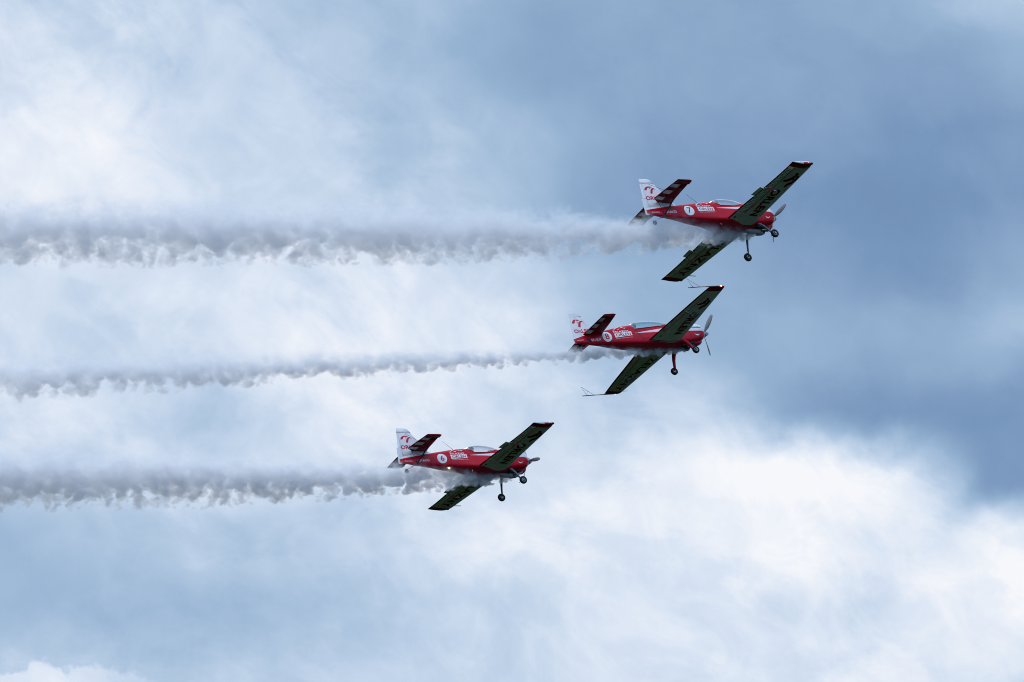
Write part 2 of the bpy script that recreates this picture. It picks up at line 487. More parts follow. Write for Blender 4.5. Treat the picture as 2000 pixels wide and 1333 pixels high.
def blade(parent, ang, R0, hubx, wid=.17):
    """one propeller blade, ang measured from starboard towards up"""
    d = Vector((0, -math.cos(ang), math.sin(ang))); ax = Vector((1, 0, 0)); tg = ax.cross(d)
    rings = []
    for f, c, tw, th in [(.12, .35, 60, .5), (.2, .5, 52, .3), (.35, .85, 40, .18), (.55, 1.0, 30, .12), (.75, .95, 22, .09), (.9, .75, 18, .08), (.97, .5, 17, .08), (1.0, .2, 17, .08)]:
        w = wid * c / 2; tw = R(tw)
        cv = tg * math.cos(tw) + ax * math.sin(tw); nv = d.cross(cv)
        o = Vector((hubx, 0, 0)) + d * (f * R0)
        rings.append([o + cv * (math.cos(2*math.pi*q/12) * w) + nv * (math.sin(2*math.pi*q/12) * w * th) for q in range(12)])
    p = Part(); p.loft(rings, 'blade'); p.normals()
    return p.build('propeller_blade', parent)

def pilot(e, x0, z0, label, dark):
    """seated pilot, one continuous skinned body; only head and shoulders rise above the sill"""
    me = bpy.data.meshes.new('person')
    V = [(.12, 0, -.62), (.04, 0, -.40), (-.02, 0, -.18), (-.01, 0, -.09), (.0, 0, .0), (.012, 0, .075), (.0, 0, .125),
         (-.03, .13, -.21), (-.02, .205, -.25), (.08, .26, -.46), (.30, .16, -.50), (.37, .12, -.50),
         (-.03, -.13, -.21), (-.02, -.205, -.25), (.08, -.26, -.46), (.30, -.16, -.50), (.37, -.12, -.50),
         (.14, .10, -.64), (.52, .16, -.56), (.82, .15, -.80), (.14, -.10, -.64), (.52, -.16, -.56), (.82, -.15, -.80), (.095, 0, .01)]
    E_ = [(0,1),(1,2),(2,3),(3,4),(4,5),(5,6),(2,7),(7,8),(8,9),(9,10),(10,11),(2,12),(12,13),(13,14),(14,15),(15,16),(0,17),(17,18),(18,19),(0,20),(20,21),(21,22),(4,23)]
    rad = [.14,.15,.12,.058,.088,.092,.05,.07,.062,.048,.038,.03,.07,.062,.048,.038,.03,.09,.075,.05,.09,.075,.05,.022]
    me.from_pydata([Vector(v) for v in V], E_, [])
    o = bpy.data.objects.new('person', me); COL.objects.link(o)
    sk = o.modifiers.new('skin', 'SKIN')
    for i, r in enumerate(rad):
        d = me.skin_vertices[0].data[i]; d.radius = (r, r); d.use_root = (i == 0)
    o.modifiers.new('smooth', 'SUBSURF').levels = 1
    m = bpy.data.materials.new('pilot_skin_and_suit'); m.use_nodes = True
    n = NT(m.node_tree); t = n.n.new('ShaderNodeTexCoord')
    z = n.xyz(t.outputs['Object'])[2]
    n.l.new(n.mix(n.rng(z, -.135, -.125), (.05, .06, .08, 1), (.45, .27, .21, 1)), n.n['Principled BSDF'].inputs['Base Color'])
    me.materials.append(m)
    o.matrix_world = e.matrix_world @ Matrix.Translation((x0, 0, z0))
    o['label'] = label; o['category'] = 'person'; o['group'] = 'pilots in the cockpits'
    # headset / helmet
    p = Part()
    rings = []
    for k in range(8):
        ph = math.pi * (.02 + .5 * k / 7)
        zz = .03 + .118 * math.cos(ph); rr = .112 * math.sin(ph)
        rings.append([Vector((-.012 + rr * 1.08 * math.cos(2*math.pi*q/20), rr * .92 * math.sin(2*math.pi*q/20), zz - (.05 if math.cos(2*math.pi*q/20) < .2 else -.02) * (k / 7)**2)) for q in range(20)])
    p.loft(rings, 'hel_dark' if dark else 'helm', caps=False)
    p.build('hair' if dark else 'helmet', o)
    p = Part()
    for s_ in (1, -1):
        p.lathe((.0, s_ * .082, .0), (0, s_, 0), [(0, .045), (.02, .05), (.038, .042), (.042, .01)], 'black', 14)
    p.tube([(0, -.10, .03), (-.005, -.09, .10), (-.01, -.05, .142), (-.01, 0, .156), (-.01, .05, .142), (-.005, .09, .10), (0, .10, .03)], .011, 'black', 8)
    p.normals(); p.build('headset', o)
    p = Part()
    for s_ in (1, -1):
        p.lathe((.083, s_ * .034, .035), (1, s_ * .25, 0), [(0, .001), (.0, .026), (.008, .027), (.012, .015), (.013, .001)], 'black', 12)
    p.normals(); p.build('sunglasses', o)
    return o

def pw(pts, x):
    if x <= pts[0][0]: return pts[0][1]
    for (xa, za), (xb, zb) in zip(pts[:-1], pts[1:]):
        if x <= xb: return za + (zb - za) * (x - xa) / (xb - xa)
    return pts[-1][1]

def hull_half(ST, x, z):
    """half width of the hull at height z, upper part"""
    r = hull_ring(x, catmull(ST, x))
    best = 0.0
    for a, b in zip(r[:20], r[1:21]):
        if (a.z - z) * (b.z - z) <= 0 and abs(a.z - b.z) > 1e-9:
            best = max(best, a.y + (b.y - a.y) * (z - a.z) / (b.z - a.z))
    return best

def canopy(e, ST, tops, sill, key, frame_key):
    """bubble glass: its foot follows the cut edge of the hull, tops gives its ridge"""
    x0, x1 = tops[0][0], tops[-1][0]
    xs = sorted({x0 + (x1 - x0) * i / 30 for i in range(31)} | {q[0] for q in sill[1:-1]})
    rings = []
    for x in xs:
        zs = pw(sill, x); zt = max(catmull(tops, x)[0], zs + .012)
        w = max(hull_half(ST, x, zs), .05) + .008
        ring = []
        for k in range(19):
            th = math.pi * k / 18
            c, s_ = math.cos(th), math.sin(th)
            ring.append(Vector((x, w * math.copysign(abs(c)**.9, c), zs + (zt - zs) * s_**.92)))
        rings.append(ring)
    p = Part(); p.loft(rings, key, caps=False, closed=False); p.normals()
    o = p.build('canopy', e)
    f = Part()
    for s_ in (0, -1):
        f.tube([r[s_] for r in rings], .012, frame_key, 8)
    f.normals(); f.build('canopy_frame', o)
    return o

def fuselage(e, ST, hole, paint, decals, hubx):
    """hull loft with an open cockpit, then signs laid on the starboard side"""
    p = Part()
    xs = []
    x = ST[0][0]
    while x < ST[-1][0] - 1e-6:
        xs.append(x); x += .07 if x < -.7 else .045
    xs.append(ST[-1][0])
    rings = [hull_ring(x, catmull(ST, x)) for x in xs]
    p.loft(rings, paint)
    p.normals()
    tree = p.tree()
    for (xa, za), (xb, zb) in zip(hole[:-1], hole[1:]):
        fs = [f for f in p.bm.faces if hole[0][0] - .2 < f.calc_center_median().x < hole[-1][0] + .2 and f.calc_center_median().z > .05]
        geo = list({v for f in fs for v in f.verts}) + list({q for f in fs for q in f.edges}) + fs
        n_ = Vector((-(zb - za), 0, xb - xa)).normalized()
        bmesh.ops.bisect_plane(p.bm, geom=geo, dist=1e-5, plane_co=(xa, 0, za), plane_no=n_)
    kill = [f for f in p.bm.faces if hole[0][0] < f.calc_center_median().x < hole[-1][0] and f.calc_center_median().z > pw(hole, f.calc_center_median().x)]
    bmesh.ops.delete(p.bm, geom=kill, context='FACES')
    side = lambda a, b: (a, -2.0, b)
    for polys, k, lift in decals:
        p.decal(polys, k, side, (0, 1, 0), tree, lift, .06)
    return p.build('fuselage', e)

def small_planes(cx, cz, s=1.0):
    """little white aircraft silhouettes flying in a vee above the team name"""
    L = []
    for dx_, dz_ in [(0, .10), (-.16, .03), (.17, .05), (-.27, -.05), (-.04, -.03), (.26, -.01)]:
        x, z = cx + dx_ * s, cz + dz_ * s
        L.append([(x - .075, z + .012), (x - .01, z + .01), (x + .02, z + .026), (x + .03, z + .008), (x + .085, z + .015), (x + .03, z - .012), (x + .005, z - .03), (x - .02, z - .01)])
    return L

def wing_set(e, side, spec, smoke=None):
    """one wing half with its aileron; side -1 starboard, +1 port"""
    zc = lambda y: spec['z0'] + spec['dih'] * abs(y)
    LE = lambda y: catmull(spec['le'], y)[0]
    TE = lambda y: catmull(spec['te'], y)[0]
    HG = lambda y: catmull(spec['hinge'], y)[0]
    TC = lambda y: catmull(spec['tc'], y)[0]
    ya, yb, yt = spec['ail0'], spec['ail1'], spec['tipred']
    def ring(y, cut):
        f = HG(y)
        fr = [q * f for q in FRACS] if cut else FRACS
        return foil_ring(fr, LE(y), TE(y), TC(y), lambda x, h: Vector((x, side * y, zc(y) + h)))
    ys = [(.30, 0), (.42, 0), (.6, 0), (.8, 0), (ya, 0), (ya + .004, 1)]
    k = 12
    ys += [(ya + .004 + (yb - .004 - ya) * i / k, 1) for i in range(1, k)]
    ys = [q for q in ys if abs(q[0] - yt) > .05]
    ys += [(yb - .004, 1), (yb, 0)]
    if yt < yb: ys.append((yt, 1))
    else: ys.append((yt, 0))
    ys += [(y, 0) for y in spec['tips']]
    ys.sort()
    rings = [ring(y, c) for y, c in ys]
    nf = len(FRACS)
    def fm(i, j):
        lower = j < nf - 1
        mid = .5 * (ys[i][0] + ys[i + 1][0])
        if mid > yt and lower: return 'shaded_red'
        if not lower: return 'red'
        if not ys[i][1] and j == 0 and mid < ya: return 'shaded_red'
        if j >= nf - 2: return 'shaded_red'
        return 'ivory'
    p = Part()
    vs = p.loft(rings, 'red', caps=False, fmat=fm)
    # end plate: upper part white, lower front red
    if spec.get('endplate'):
        r = vs[-1]; n = len(r)
        lo = r[:nf][::-1]; up = [r[nf - 1]] + r[nf:]
        mids = [p.bm.verts.new(a.co * .45 + b.co * .55 + Vector((0, side * .02, 0))) for a, b in zip(lo[1:-1], up[1:-1])]
        mids = [lo[0]] + mids + [lo[-1] if lo[-1] is up[-1] else lo[-1]]
        for i in range(len(lo) - 1):
            for A, k_ in ((lo, 'red' if i < 7 else 'white'), (up, 'white')):
                q = []
                for v in (A[i], A[i + 1], mids[i + 1], mids[i]):
                    if v not in q: q.append(v)
                if len(q) > 2:
                    try:
                        f = p.bm.faces.new(q); f.material_index = p.slot(k_); f.smooth = True
                    except ValueError: pass
    else:
        try:
            f = p.bm.faces.new(vs[-1]); f.material_index = p.slot('red')
        except ValueError: pass
    p.normals()
    tree = p.tree()
    under = lambda a, b: (b, a, -3.0)
    for polys, k_, lift in spec['decals'](side):
        p.decal(polys, k_, under, (0, 0, 1), tree, lift, .12)
    w = p.build('wing', e)
    # aileron
    a = Part()
    yl = [ya + .015, yt if yt < yb else yb - .02] if False else None
    n = 14
    yy = [ya + .015 + (yb - .03 - ya) * i / n for i in range(n + 1)]
    if ya < yt < yb: yy = sorted([q for q in yy if abs(q - yt) > .04] + [yt])
    rr = []
    for y in yy:
        f = HG(y); fr = [f + .022, f + .03, f + .05, f + .5 * (1 - f), spec['band'](y), 1.0]
        c = LE(y) - TE(y)
        lo = [Vector((LE(y) - q * c, side * y, zc(y) - foil_t(q, TC(y)) * c * (.5 if i == 0 else 1))) for i, q in enumerate(fr)][::-1]
        up = [Vector((LE(y) - q * c, side * y, zc(y) + foil_t(q, TC(y)) * c * (.5 if i == 0 else 1))) for i, q in enumerate(fr)]
        rr.append(lo + up)
    def fa(i, j):
        mid = .5 * (yy[i] + yy[i + 1])
        if mid > yt or j == 0: return 'shaded_red'
        if j >= 5: return 'shaded_red' if j in (5, 11) else 'red'
        return 'ivory'
    a.loft(rr, 'red', fmat=fa)
    # raised stiffening ribs pressed into the underside skin
    if spec.get('ribs'):
        y = ya + .08
        while y < min(yb, yt) - .06:
            c = LE(y) - TE(y); f0, f1 = .775, .93
            def P(f, y_, d): return Vector((LE(y) - f * c, side * y_, zc(y) - foil_t(f, TC(y)) * c - d))
            q = [P(f0, y - .024, -.002), P(f0, y, .020), P(f0, y + .024, -.002)]
            t_ = [P(f1, y - .024, -.002), P(f1, y, .016), P(f1, y + .024, -.002)]
            a.loft([q, t_], 'ivory', smooth=False)
            y += .092
    a.normals()
    al = a.build('aileron', w)
    if spec.get('tab'):
        t0, t1 = spec['tab']
        b = Part()
        pts = []
        for y in (t0, t1):
            x = TE(y)
            pts.append([Vector((x + .02, side * y, zc(y) - .012)), Vector((x - .14, side * y, zc(y) + .035)), Vector((x - .14, side * y, zc(y) + .041)), Vector((x + .02, side * y, zc(y) + .012))])
        b.loft(pts, 'ivory', smooth=False)
        for y in (t0 - .01, t1 + .01):
            b.tube([(TE(y) + .16, side * y, zc(y) - .035), (TE(y) - .02, side * y, zc(y) - .03)], .011, 'metal', 6)
        b.normals(); b.build('trim_tab', w)
    return w

# ---------------------------------------------------------------- the low-wing single-seater
M['hull_low'] = hull_paint('red_and_white_hull_paint', dict(
    lo=[(-6.9, .45), (-3.40, .45), (-3.36, .075), (-2.28, .025), (-1.2, -.01), (0, -.02)],
    up=[(-6.9, -.45), (-3.40, -.45), (-3.36, .08), (-2.23, .155), (-1.85, .20), (-1.45, .46), (0, .49)],
    tail=[(-6.9, -.05), (-6.64, .01), (-5.7, .15), (-5.0, .28), (-4.8, .36)]))
ZST = [(-6.66,.10,.02,.07,.035,-.03,.025,-.13,-.16),
 (-6.3,.17,.05,.11,.085,-.03,.06,-.17,-.20),
 (-5.95,.22,.08,.14,.12,-.02,.09,-.21,-.235),
 (-5.3,.28,.13,.19,.19,0,.14,-.27,-.30),
 (-4.6,.37,.18,.25,.27,0,.24,-.34,-.365),
 (-3.95,.47,.22,.31,.33,0,.31,-.39,-.43),
 (-3.5,.50,.26,.35,.375,-.02,.40,-.43,-.51),
 (-3.1,.47,.29,.34,.42,-.05,.50,-.49,-.57),
 (-2.4,.44,.31,.34,.46,-.04,.48,-.49,-.61),
 (-1.65,.45,.31,.35,.47,-.02,.44,-.46,-.61),
 (-1.1,.45,.31,.355,.47,0,.40,-.42,-.55),
 (-.75,.43,.31,.33,.46,0,.38,-.38,-.48),
 (-.58,.41,.28,.30,.41,0,.34,-.34,-.42),
 (-.46,.37,.24,.25,.34,0,.28,-.28,-.35),
 (-.38,.32,.20,.20,.27,0,.22,-.22,-.29),
 (-.33,.26,.15,.16,.21,0,.17,-.17,-.23),
 (-.31,.19,.11,.11,.16,0,.12,-.12,-.17),
 (-.305,.12,.08,.08,.11,0,.08,-.08,-.11)]

def zl_wing_decals(side):
    L = [([ellipse(side * .66, -2.86, .06, .03, 14)], 'black', .006), ([ellipse(side * 2.62, -1.80, .03, .03, 12)], 'metal', .006)]
    L += [([[(side * y - .006, -2.5), (side * y + .006, -2.5), (side * y + .006, -1.68), (side * y - .006, -1.68)]], 'seam', .004) for y in (.98, 4.05)]
    if side < 0:
        L.append((text_mesh('ORLEN', -2.63, -.90, -2.36, -1.97, .035, 0, 1.08), 'letter', .006))
        L.append((emblem(-3.75, -2.80, -2.39, -1.72, WING_EMBLEM), 'letter', .006))
    else:
        L.append((text_mesh('ŻELAZNY', .66, 3.86, -2.34, -1.86, .02, .0, 1.08), 'letter', .006))
    return L

ZW = dict(z0=-.47, dih=.05,
    le=[(.3, -1.60), (.42, -1.60), (.7, -1.61), (3.95, -1.61), (4.1, -1.62), (4.22, -1.65), (4.29, -1.70), (4.33, -1.75)],
    te=[(.3, -3.13), (.42, -3.12), (4.29, -2.70), (4.33, -2.70)],
    tc=[(.3, .17), (2, .15), (4.1, .135), (4.33, .135)],
    hinge=[(0, .672), (5, .675)], ail0=1.0, ail1=4.06, tipred=4.06, tips=[4.14, 4.2, 4.26, 4.31, 4.33],
    band=lambda y: .945, ribs=True, tab=(2.03, 2.55), endplate=True, decals=zl_wing_decals)

ZSILL = [(-3.36, .49), (-3.06, .215), (-2.35, .21), (-1.72, .445)]
def low_wing_plane(Rm, t, number, reg, label, light, seed, prop, badge_txt, pil):
    e = place('aerobatic_plane', Rm, t, label, 'airplane', 'red aerobatic planes in formation')
    # signs on the starboard side
    D = []
    D.append(([ellipse(-4.70, -.04, .225, .225)], 'signwhite', .005))
    D.append((text_mesh(number, -4.78, -4.60, -.16, .10, .02), 'signred', .010))
    D.append(([[(-4.27, .105), (-3.50, .125), (-3.50, -.06), (-4.27, -.08)]], 'signwhite', .005))
    D.append((text_mesh('ORLEN', -4.21, -3.56, -.045, .085, .015), 'signred', .010))
    D.append((text_mesh('ŻELAZNY', -4.27, -3.56, .14, .245, .02, 0, 1.05), 'signwhite', .005))
    D.append((text_mesh('GRUPA AKROBACYJNA', -4.25, -3.50, -.155, -.115, .0, 0, 1.15), 'signwhite', .005))
    D.append((small_planes(-3.92, .33, .95), 'signwhite', .005))
    D.append((text_mesh(reg, -5.80, -5.30, -.15, -.04, .02), 'signwhite', .005))
    D.append((text_mesh(badge_txt, -6.46, -6.10, -.13, -.075, .0), 'signwhite', .004))
    # small winged badge on the cowling
    D.append(([[(-1.06, -.22), (-.98, -.26), (-.90, -.265), (-.82, -.21), (-.86, -.28), (-.94, -.31), (-1.02, -.28)]], 'signwhite', .006))
    D.append(([[(-3.42, .095), (-3.33, .06), (-3.42, .035)]], 'black', .007))
    for q in ([(-3.36, .42), (-3.05, .20)], [(-1.32, .30), (-1.32, -.36)], [(-3.05, .19), (-2.35, .185)], [(-5.55, .20), (-5.50, -.20)]):
        (xa, za), (xb, zb) = q; d = Vector((xb - xa, zb - za)).normalized() * .007
        D.append(([[(xa - d.y, za + d.x), (xb - d.y, zb + d.x), (xb + d.y, zb - d.x), (xa + d.y, za - d.x)]], 'seam', .005))
    h = fuselage(e, ZST, ZSILL, 'hull_low', D, 0)
    # cheek and chin of the engine cowling
    c = Part()
    rings = []
    for x, zc_, w, hh in [(-.47, -.38, .07, .05), (-.50, -.39, .14, .10), (-.58, -.42, .19, .135), (-.65, -.44, .21, .15), (-.90, -.46, .18, .13), (-1.1, -.46, .10, .08)]:
        rings.append([Vector((x, w * math.cos(2*math.pi*q/24), zc_ + hh * math.sin(2*math.pi*q/24))) for q in range(24)])
    c.loft(rings, 'red'); c.normals()
    c.build('air_intake', e)
    c = Part()
    for s_ in (1, -1):
        c.tube([(-.72, s_ * .16, -.50), (-.80, s_ * .17, -.60), (-.95, s_ * .17, -.66), (-1.22, s_ * .17, -.69)], [.04, .045, .045, .045], 'steel', 12)
    c.lathe((-1.35, 0, -.66), (1, 0, -.05), [(-.55, .03), (-.45, .09), (-.1, .12), (.15, .11), (.30, .075), (.32, .04)], 'grey', 18)
    c.normals(); c.build('exhaust_pipe', e)
    # dark panel of oil cooler under the firewall
    c = Part()
    c.loft([[Vector((x, y, z)) for y, z in ((-.30, -.555 + dz_), (.30, -.555 + dz_), (.27, -.60 + dz_), (-.27, -.60 + dz_))] for x, dz_ in ((-1.45, -.02), (-1.15, .0), (-.92, .05))], 'black', smooth=False)
    c.normals(); c.build('cooler_panel', e)
    # spinner and propeller
    c = Part()
    c.lathe((-.29, 0, 0), (1, 0, 0), [(-.02, .02), (-.02, .17), (.0, .172), (.06, .162), (.13, .134), (.19, .098), (.245, .058), (.28, .022), (.29, .001)], 'spin', 28)
    c.normals(); sp = c.build('spinner', e)
    for k in range(3): blade(e, prop + k * 2 * math.pi / 3, .93, -.23)
    # canopy, pilot, seat, glare shield
    canopy(e, ZST, [(-3.36, .50), (-3.1, .60), (-2.75, .655), (-2.4, .635), (-2.0, .55), (-1.72, .455)], ZSILL, 'glass_clear', 'red')
    c = Part()
    c.box((-3.12, 0, .02), (.08, .36, .72), 'black', Matrix.Rotation(-.12, 3, 'Y')); c.box((-2.85, 0, -.36), (.5, .38, .08), 'black')
    c.build('seat', e)
    c = Part()
    c.loft([[Vector((x, .20 * k * math.cos(math.pi * q / 10), .33 + .13 * k * math.sin(math.pi * q / 10))) for q in range(11)] for x, k in ((-2.13, .8), (-2.10, 1.0), (-1.98, 1.0), (-1.90, .6))], 'black')
    c.normals(); c.build('instrument_panel', e)
    # wings
    ws = {}
    for s_ in (-1, 1): ws[s_] = wing_set(e, s_, ZW)
    for s_ in (-1, 1):
        w = ws[s_]
        q = Part(); y = 2.62; z = -.47 + .05 * y
        q.tube([(-2.70, s_ * y, z - .03), (-2.62, s_ * y, z - .13), (-2.36, s_ * y, z - .15)], .016, 'red', 8)
        q.lathe((-2.36, s_ * y, z - .15), (1, 0, 0), [(-.05, .012), (-.04, .035), (.08, .036), (.11, .01)], 'metal', 12)
        q.tube([(-2.80, s_ * y, z - .02), (-2.72, s_ * y, z - .06)], .022, 'metal', 8)
        q.normals(); q.build('balance_weight', w)
        q = Part()
        q.lathe((-1.90, s_ * 4.325, -.25), (0, s_, 0), [(-.03, .02), (.0, .026), (.014, .021), (.022, .008), (.024, .001)], light, 12)
        q.build('navigation_light', w)
        q = Part()
        q.lathe((-1.70, s_ * 4.29, -.258), (1, s_ * .1, 0), [(-.1, .02), (-.06, .045), (.0, .05), (.05, .035), (.07, .005)], 'letter', 12)
        q.normals(); q.build('tip_fairing', w)
    q = Part()
    q.tube([(-1.62, 3.9, -.285), (-1.36, 3.9, -.285)], .016, 'red', 8); q.tube([(-1.36, 3.9, -.285), (-1.28, 3.9, -.285)], .017, 'steel', 8)
    q.normals(); q.build('pitot_tube', e)
    # fin and rudder
    def vert(rows, key, fr, name, par, decal=None, tree_first=True):
        p = Part()
        p.loft([foil_ring(fr, xl, xt, tc_, lambda x, h_, z=z, sh=sh: Vector((x + sh, h_, z))) for z, xl, xt, tc_, sh in rows], key)
        p.normals()
        if decal:
            tr = p.tree()
            for polys, k_, lift in decal: p.decal(polys, k_, lambda a, b: (a, -2, b), (0, 1, 0), tr, lift, .1)
        return p.build(name, par)
    fdec = [(emblem(-6.38, -5.84, .75, 1.09), 'signred', .006), (text_mesh('ORLEN', -6.44, -5.62, .475, .65, .025), 'signred', .006)]
    hx = -6.46
    fin = vert([(.12, -4.70, hx, .045, 0), (.27, -4.85, hx, .055, 0), (.34, -5.04, hx, .07, 0), (.42, -5.18, hx, .085, 0), (.55, -5.32, hx, .1, 0), (.92, -5.57, hx, .12, 0), (1.20, -5.78, hx, .14, 0)],
               'white', FRACS, 'fin', e, fdec)
    rud = Part()
    def rud_row(z, xf, xt, th):
        return [Vector((xf, -th, z)), Vector((xf + .02, 0, z)), Vector((xf, th, z)), Vector((xt, .006, z)), Vector((xt, -.006, z))]
    rud.loft([rud_row(-.19, -6.60, -6.735, .025), rud_row(-.05, hx - .012, -6.73, .03), rud_row(.52, hx - .012, -6.665, .035)], 'white', smooth=False)
    rud.loft([rud_row(.535, hx - .012, -6.60, .035), rud_row(.9, hx - .012, -6.545, .034), rud_row(1.205, hx - .012, -6.50, .03)], 'white', smooth=False)
    rud.loft([rud_row(1.215, -5.80, -6.50, .032), rud_row(1.33, -5.90, -6.475, .03), rud_row(1.40, -5.97, -6.462, .024), rud_row(1.43, -6.08, -6.455, .012)], 'white')
    rud.normals(); rud.build('rudder', e)
    # tailplane halves, with elevators and bracing
    for s_ in (-1, 1):
        rows = [(.02, -5.22, -5.86, .10), (.4, -5.32, -5.84, .10), (1.0, -5.41, -5.81, .10), (1.40, -5.465, -5.79, .10)]
        p = Part()
        p.loft([foil_ring(FRACS, xl, xt, .11, lambda x, h_, y=y: Vector((x, s_ * y, .39 + h_))) for y, xl, xt, _ in rows], 'red', fmat=lambda i, j: 'shaded_red' if j < len(FRACS) - 1 else 'red'); p.normals()
        tp = p.build('tailplane', e)
        p = Part()
        rows = [(.03, -5.875, -5.97), (.16, -5.855, -6.15), (.30, -5.845, -6.335), (.9, -5.815, -6.28), (1.415, -5.792, -6.215), (1.43, -5.40, -6.213), (1.58, -5.42, -6.20), (1.66, -5.46, -6.19), (1.70, -5.56, -6.18)]
        def er(y, xf, xt, t=.03):
            z = .39; nx = min(.05, (xf - xt) * .2); t = t * (1 if y < 1.6 else .6)
            return [Vector((xf, s_ * y, z)), Vector((xf - nx, s_ * y, z - t)), Vector((xf - (xf - xt) * .45, s_ * y, z - t * .7)), Vector((xt, s_ * y, z - .004)), Vector((xt, s_ * y, z + .004)), Vector((xf - (xf - xt) * .45, s_ * y, z + t * .7)), Vector((xf - nx, s_ * y, z + t))]
        p.loft([er(*r) for r in rows], 'red', smooth=False, fmat=lambda i, j: 'shaded_red' if j < 3 else 'red'); p.normals()
        tr = p.tree()
        sq = []
        for y0, y1, xa, xb in ((.26, .47, -5.80, -6.27), (.70, .94, -5.82, -6.235), (1.17, 1.39, -5.82, -6.19)):
            sq.append([(s_ * y0, xb), (s_ * y0, xa), (s_ * y1, xa), (s_ * y1, xb)])
        p.decal(sq, 'white', lambda a, b: (b, a, -2), (0, 0, 1), tr, .009, .05)
        p.build('elevator', tp)
        q = Part()
        q.tube([(-5.45, s_ * .48, .365), (-5.62, s_ * .33, .13), (-5.84, s_ * .12, -.16)], .026, 'black', 8, ((1, 0, 0), 1.0))
        q.tube([(-6.2, s_ * .30, .36), (-5.90, s_ * .12, -.17)], .009, 'black', 6)
        q.tube([(-6.08, s_ * .03, 1.19), (-5.86, s_ * .75, .40)], .006, 'black', 6)
        q.box((-5.88, s_ * .10, -.19), (.14, .05, .06), 'black')
        q.normals(); q.build('tail_strut', e)
    # landing gear
    for s_ in (-1, 1):
        q = Part()
        q.tube([(-1.46, s_ * .28, -.54), (-1.45, s_ * .42, -.60), (-1.42, s_ * .55, -.76), (-1.39, s_ * .67, -.97), (-1.36, s_ * .76, -1.15), (-1.343, s_ * .80, -1.27)], [.075, .072, .06, .048, .040, .034], 'steel', 12, ((0, 1, .4), .38))
        q.tube([(-1.343, s_ * .79, -1.27), (-1.343, s_ * .90, -1.27)], .022, 'metal', 8)
        q.tube([(-1.36, s_ * .79, -1.26), (-1.50, s_ * .79, -1.36)], .012, 'black', 6)
        q.normals(); q.build('landing_gear_leg', e)
        wheel((-1.343, s_ * .885, -1.273), s_, .17, .13, e)
    q = Part()
    q.tube([(-5.95, 0, -.21), (-6.12, 0, -.33), (-6.36, 0, -.44)], [.022, .016, .014], 'metal', 8)
    q.tube([(-6.36, 0, -.44), (-6.40, .045, -.47), (-6.44, .045, -.53)], .014, 'black', 8)
    q.tube([(-6.36, 0, -.44), (-6.40, -.045, -.47), (-6.44, -.045, -.53)], .014, 'black', 8)
    q.normals(); q.build('tail_wheel_strut', e)
    wheel((-6.44, 0, -.53), -1, .092, .06, e, True)
    q = Part(); q.tube([(-3.84, 0, .47), (-4.30, 0, .87)], [.008, .004], 'black', 6); q.normals(); q.build('antenna', e)
    q = Part(); q.tube([(-3.34, -.30, -.56), (-3.36, -.30, -.66)], [.02, .008], 'metal', 8); q.normals(); q.build('drain_mast', e)
    if light == 'glow_white' and number == '6':
        q = Part(); q.lathe((-4.37, -.12, -.385), (0, -.3, -1), [(-.02, .03), (.0, .045), (.04, .04), (.06, .015), (.062, .001)], 'glow_yellow', 14); q.build('beacon_light', e)
    pilot(e, -2.93, .48, pil[0], pil[1])
    return e

ZA_R = [[0.7627, -0.5693, -0.3069], [-0.0392, -0.5144, 0.8567], [0.6455, 0.6414, 0.4146]]
ZB_R = [[0.8287, -0.5125, -0.2249], [-0.0173, -0.4252, 0.9049], [0.5594, 0.746, 0.3613]]
XA_R = [[0.7828, -0.5121, -0.3535], [0.0347, -0.5314, 0.8464], [0.6213, 0.6749, 0.3982]]
ZA_T, ZB_T, XA_T = (10.185, 4.705, 437.375), (0.843, -5.04, 476.405), (7.876, 0.295, 454.833)

P7 = low_wing_plane(ZA_R, ZA_T, '7', 'SP-AUD', 'red and white low wing stunt plane numbered 7, highest of the formation', 'glow_white', 1, R(5), 'ZLIN 50 LS',
                    ('pilot in grey helmet under the clear canopy of plane number 7', False))
P6 = low_wing_plane(ZB_R, ZB_T, '6', 'SP-AUG', 'red and white low wing stunt plane numbered 6, with lit yellow belly beacon', 'glow_white', 2, R(-17), 'ZLIN 50 LS',
                    ('dark haired pilot under the clear canopy of plane number 6', True))

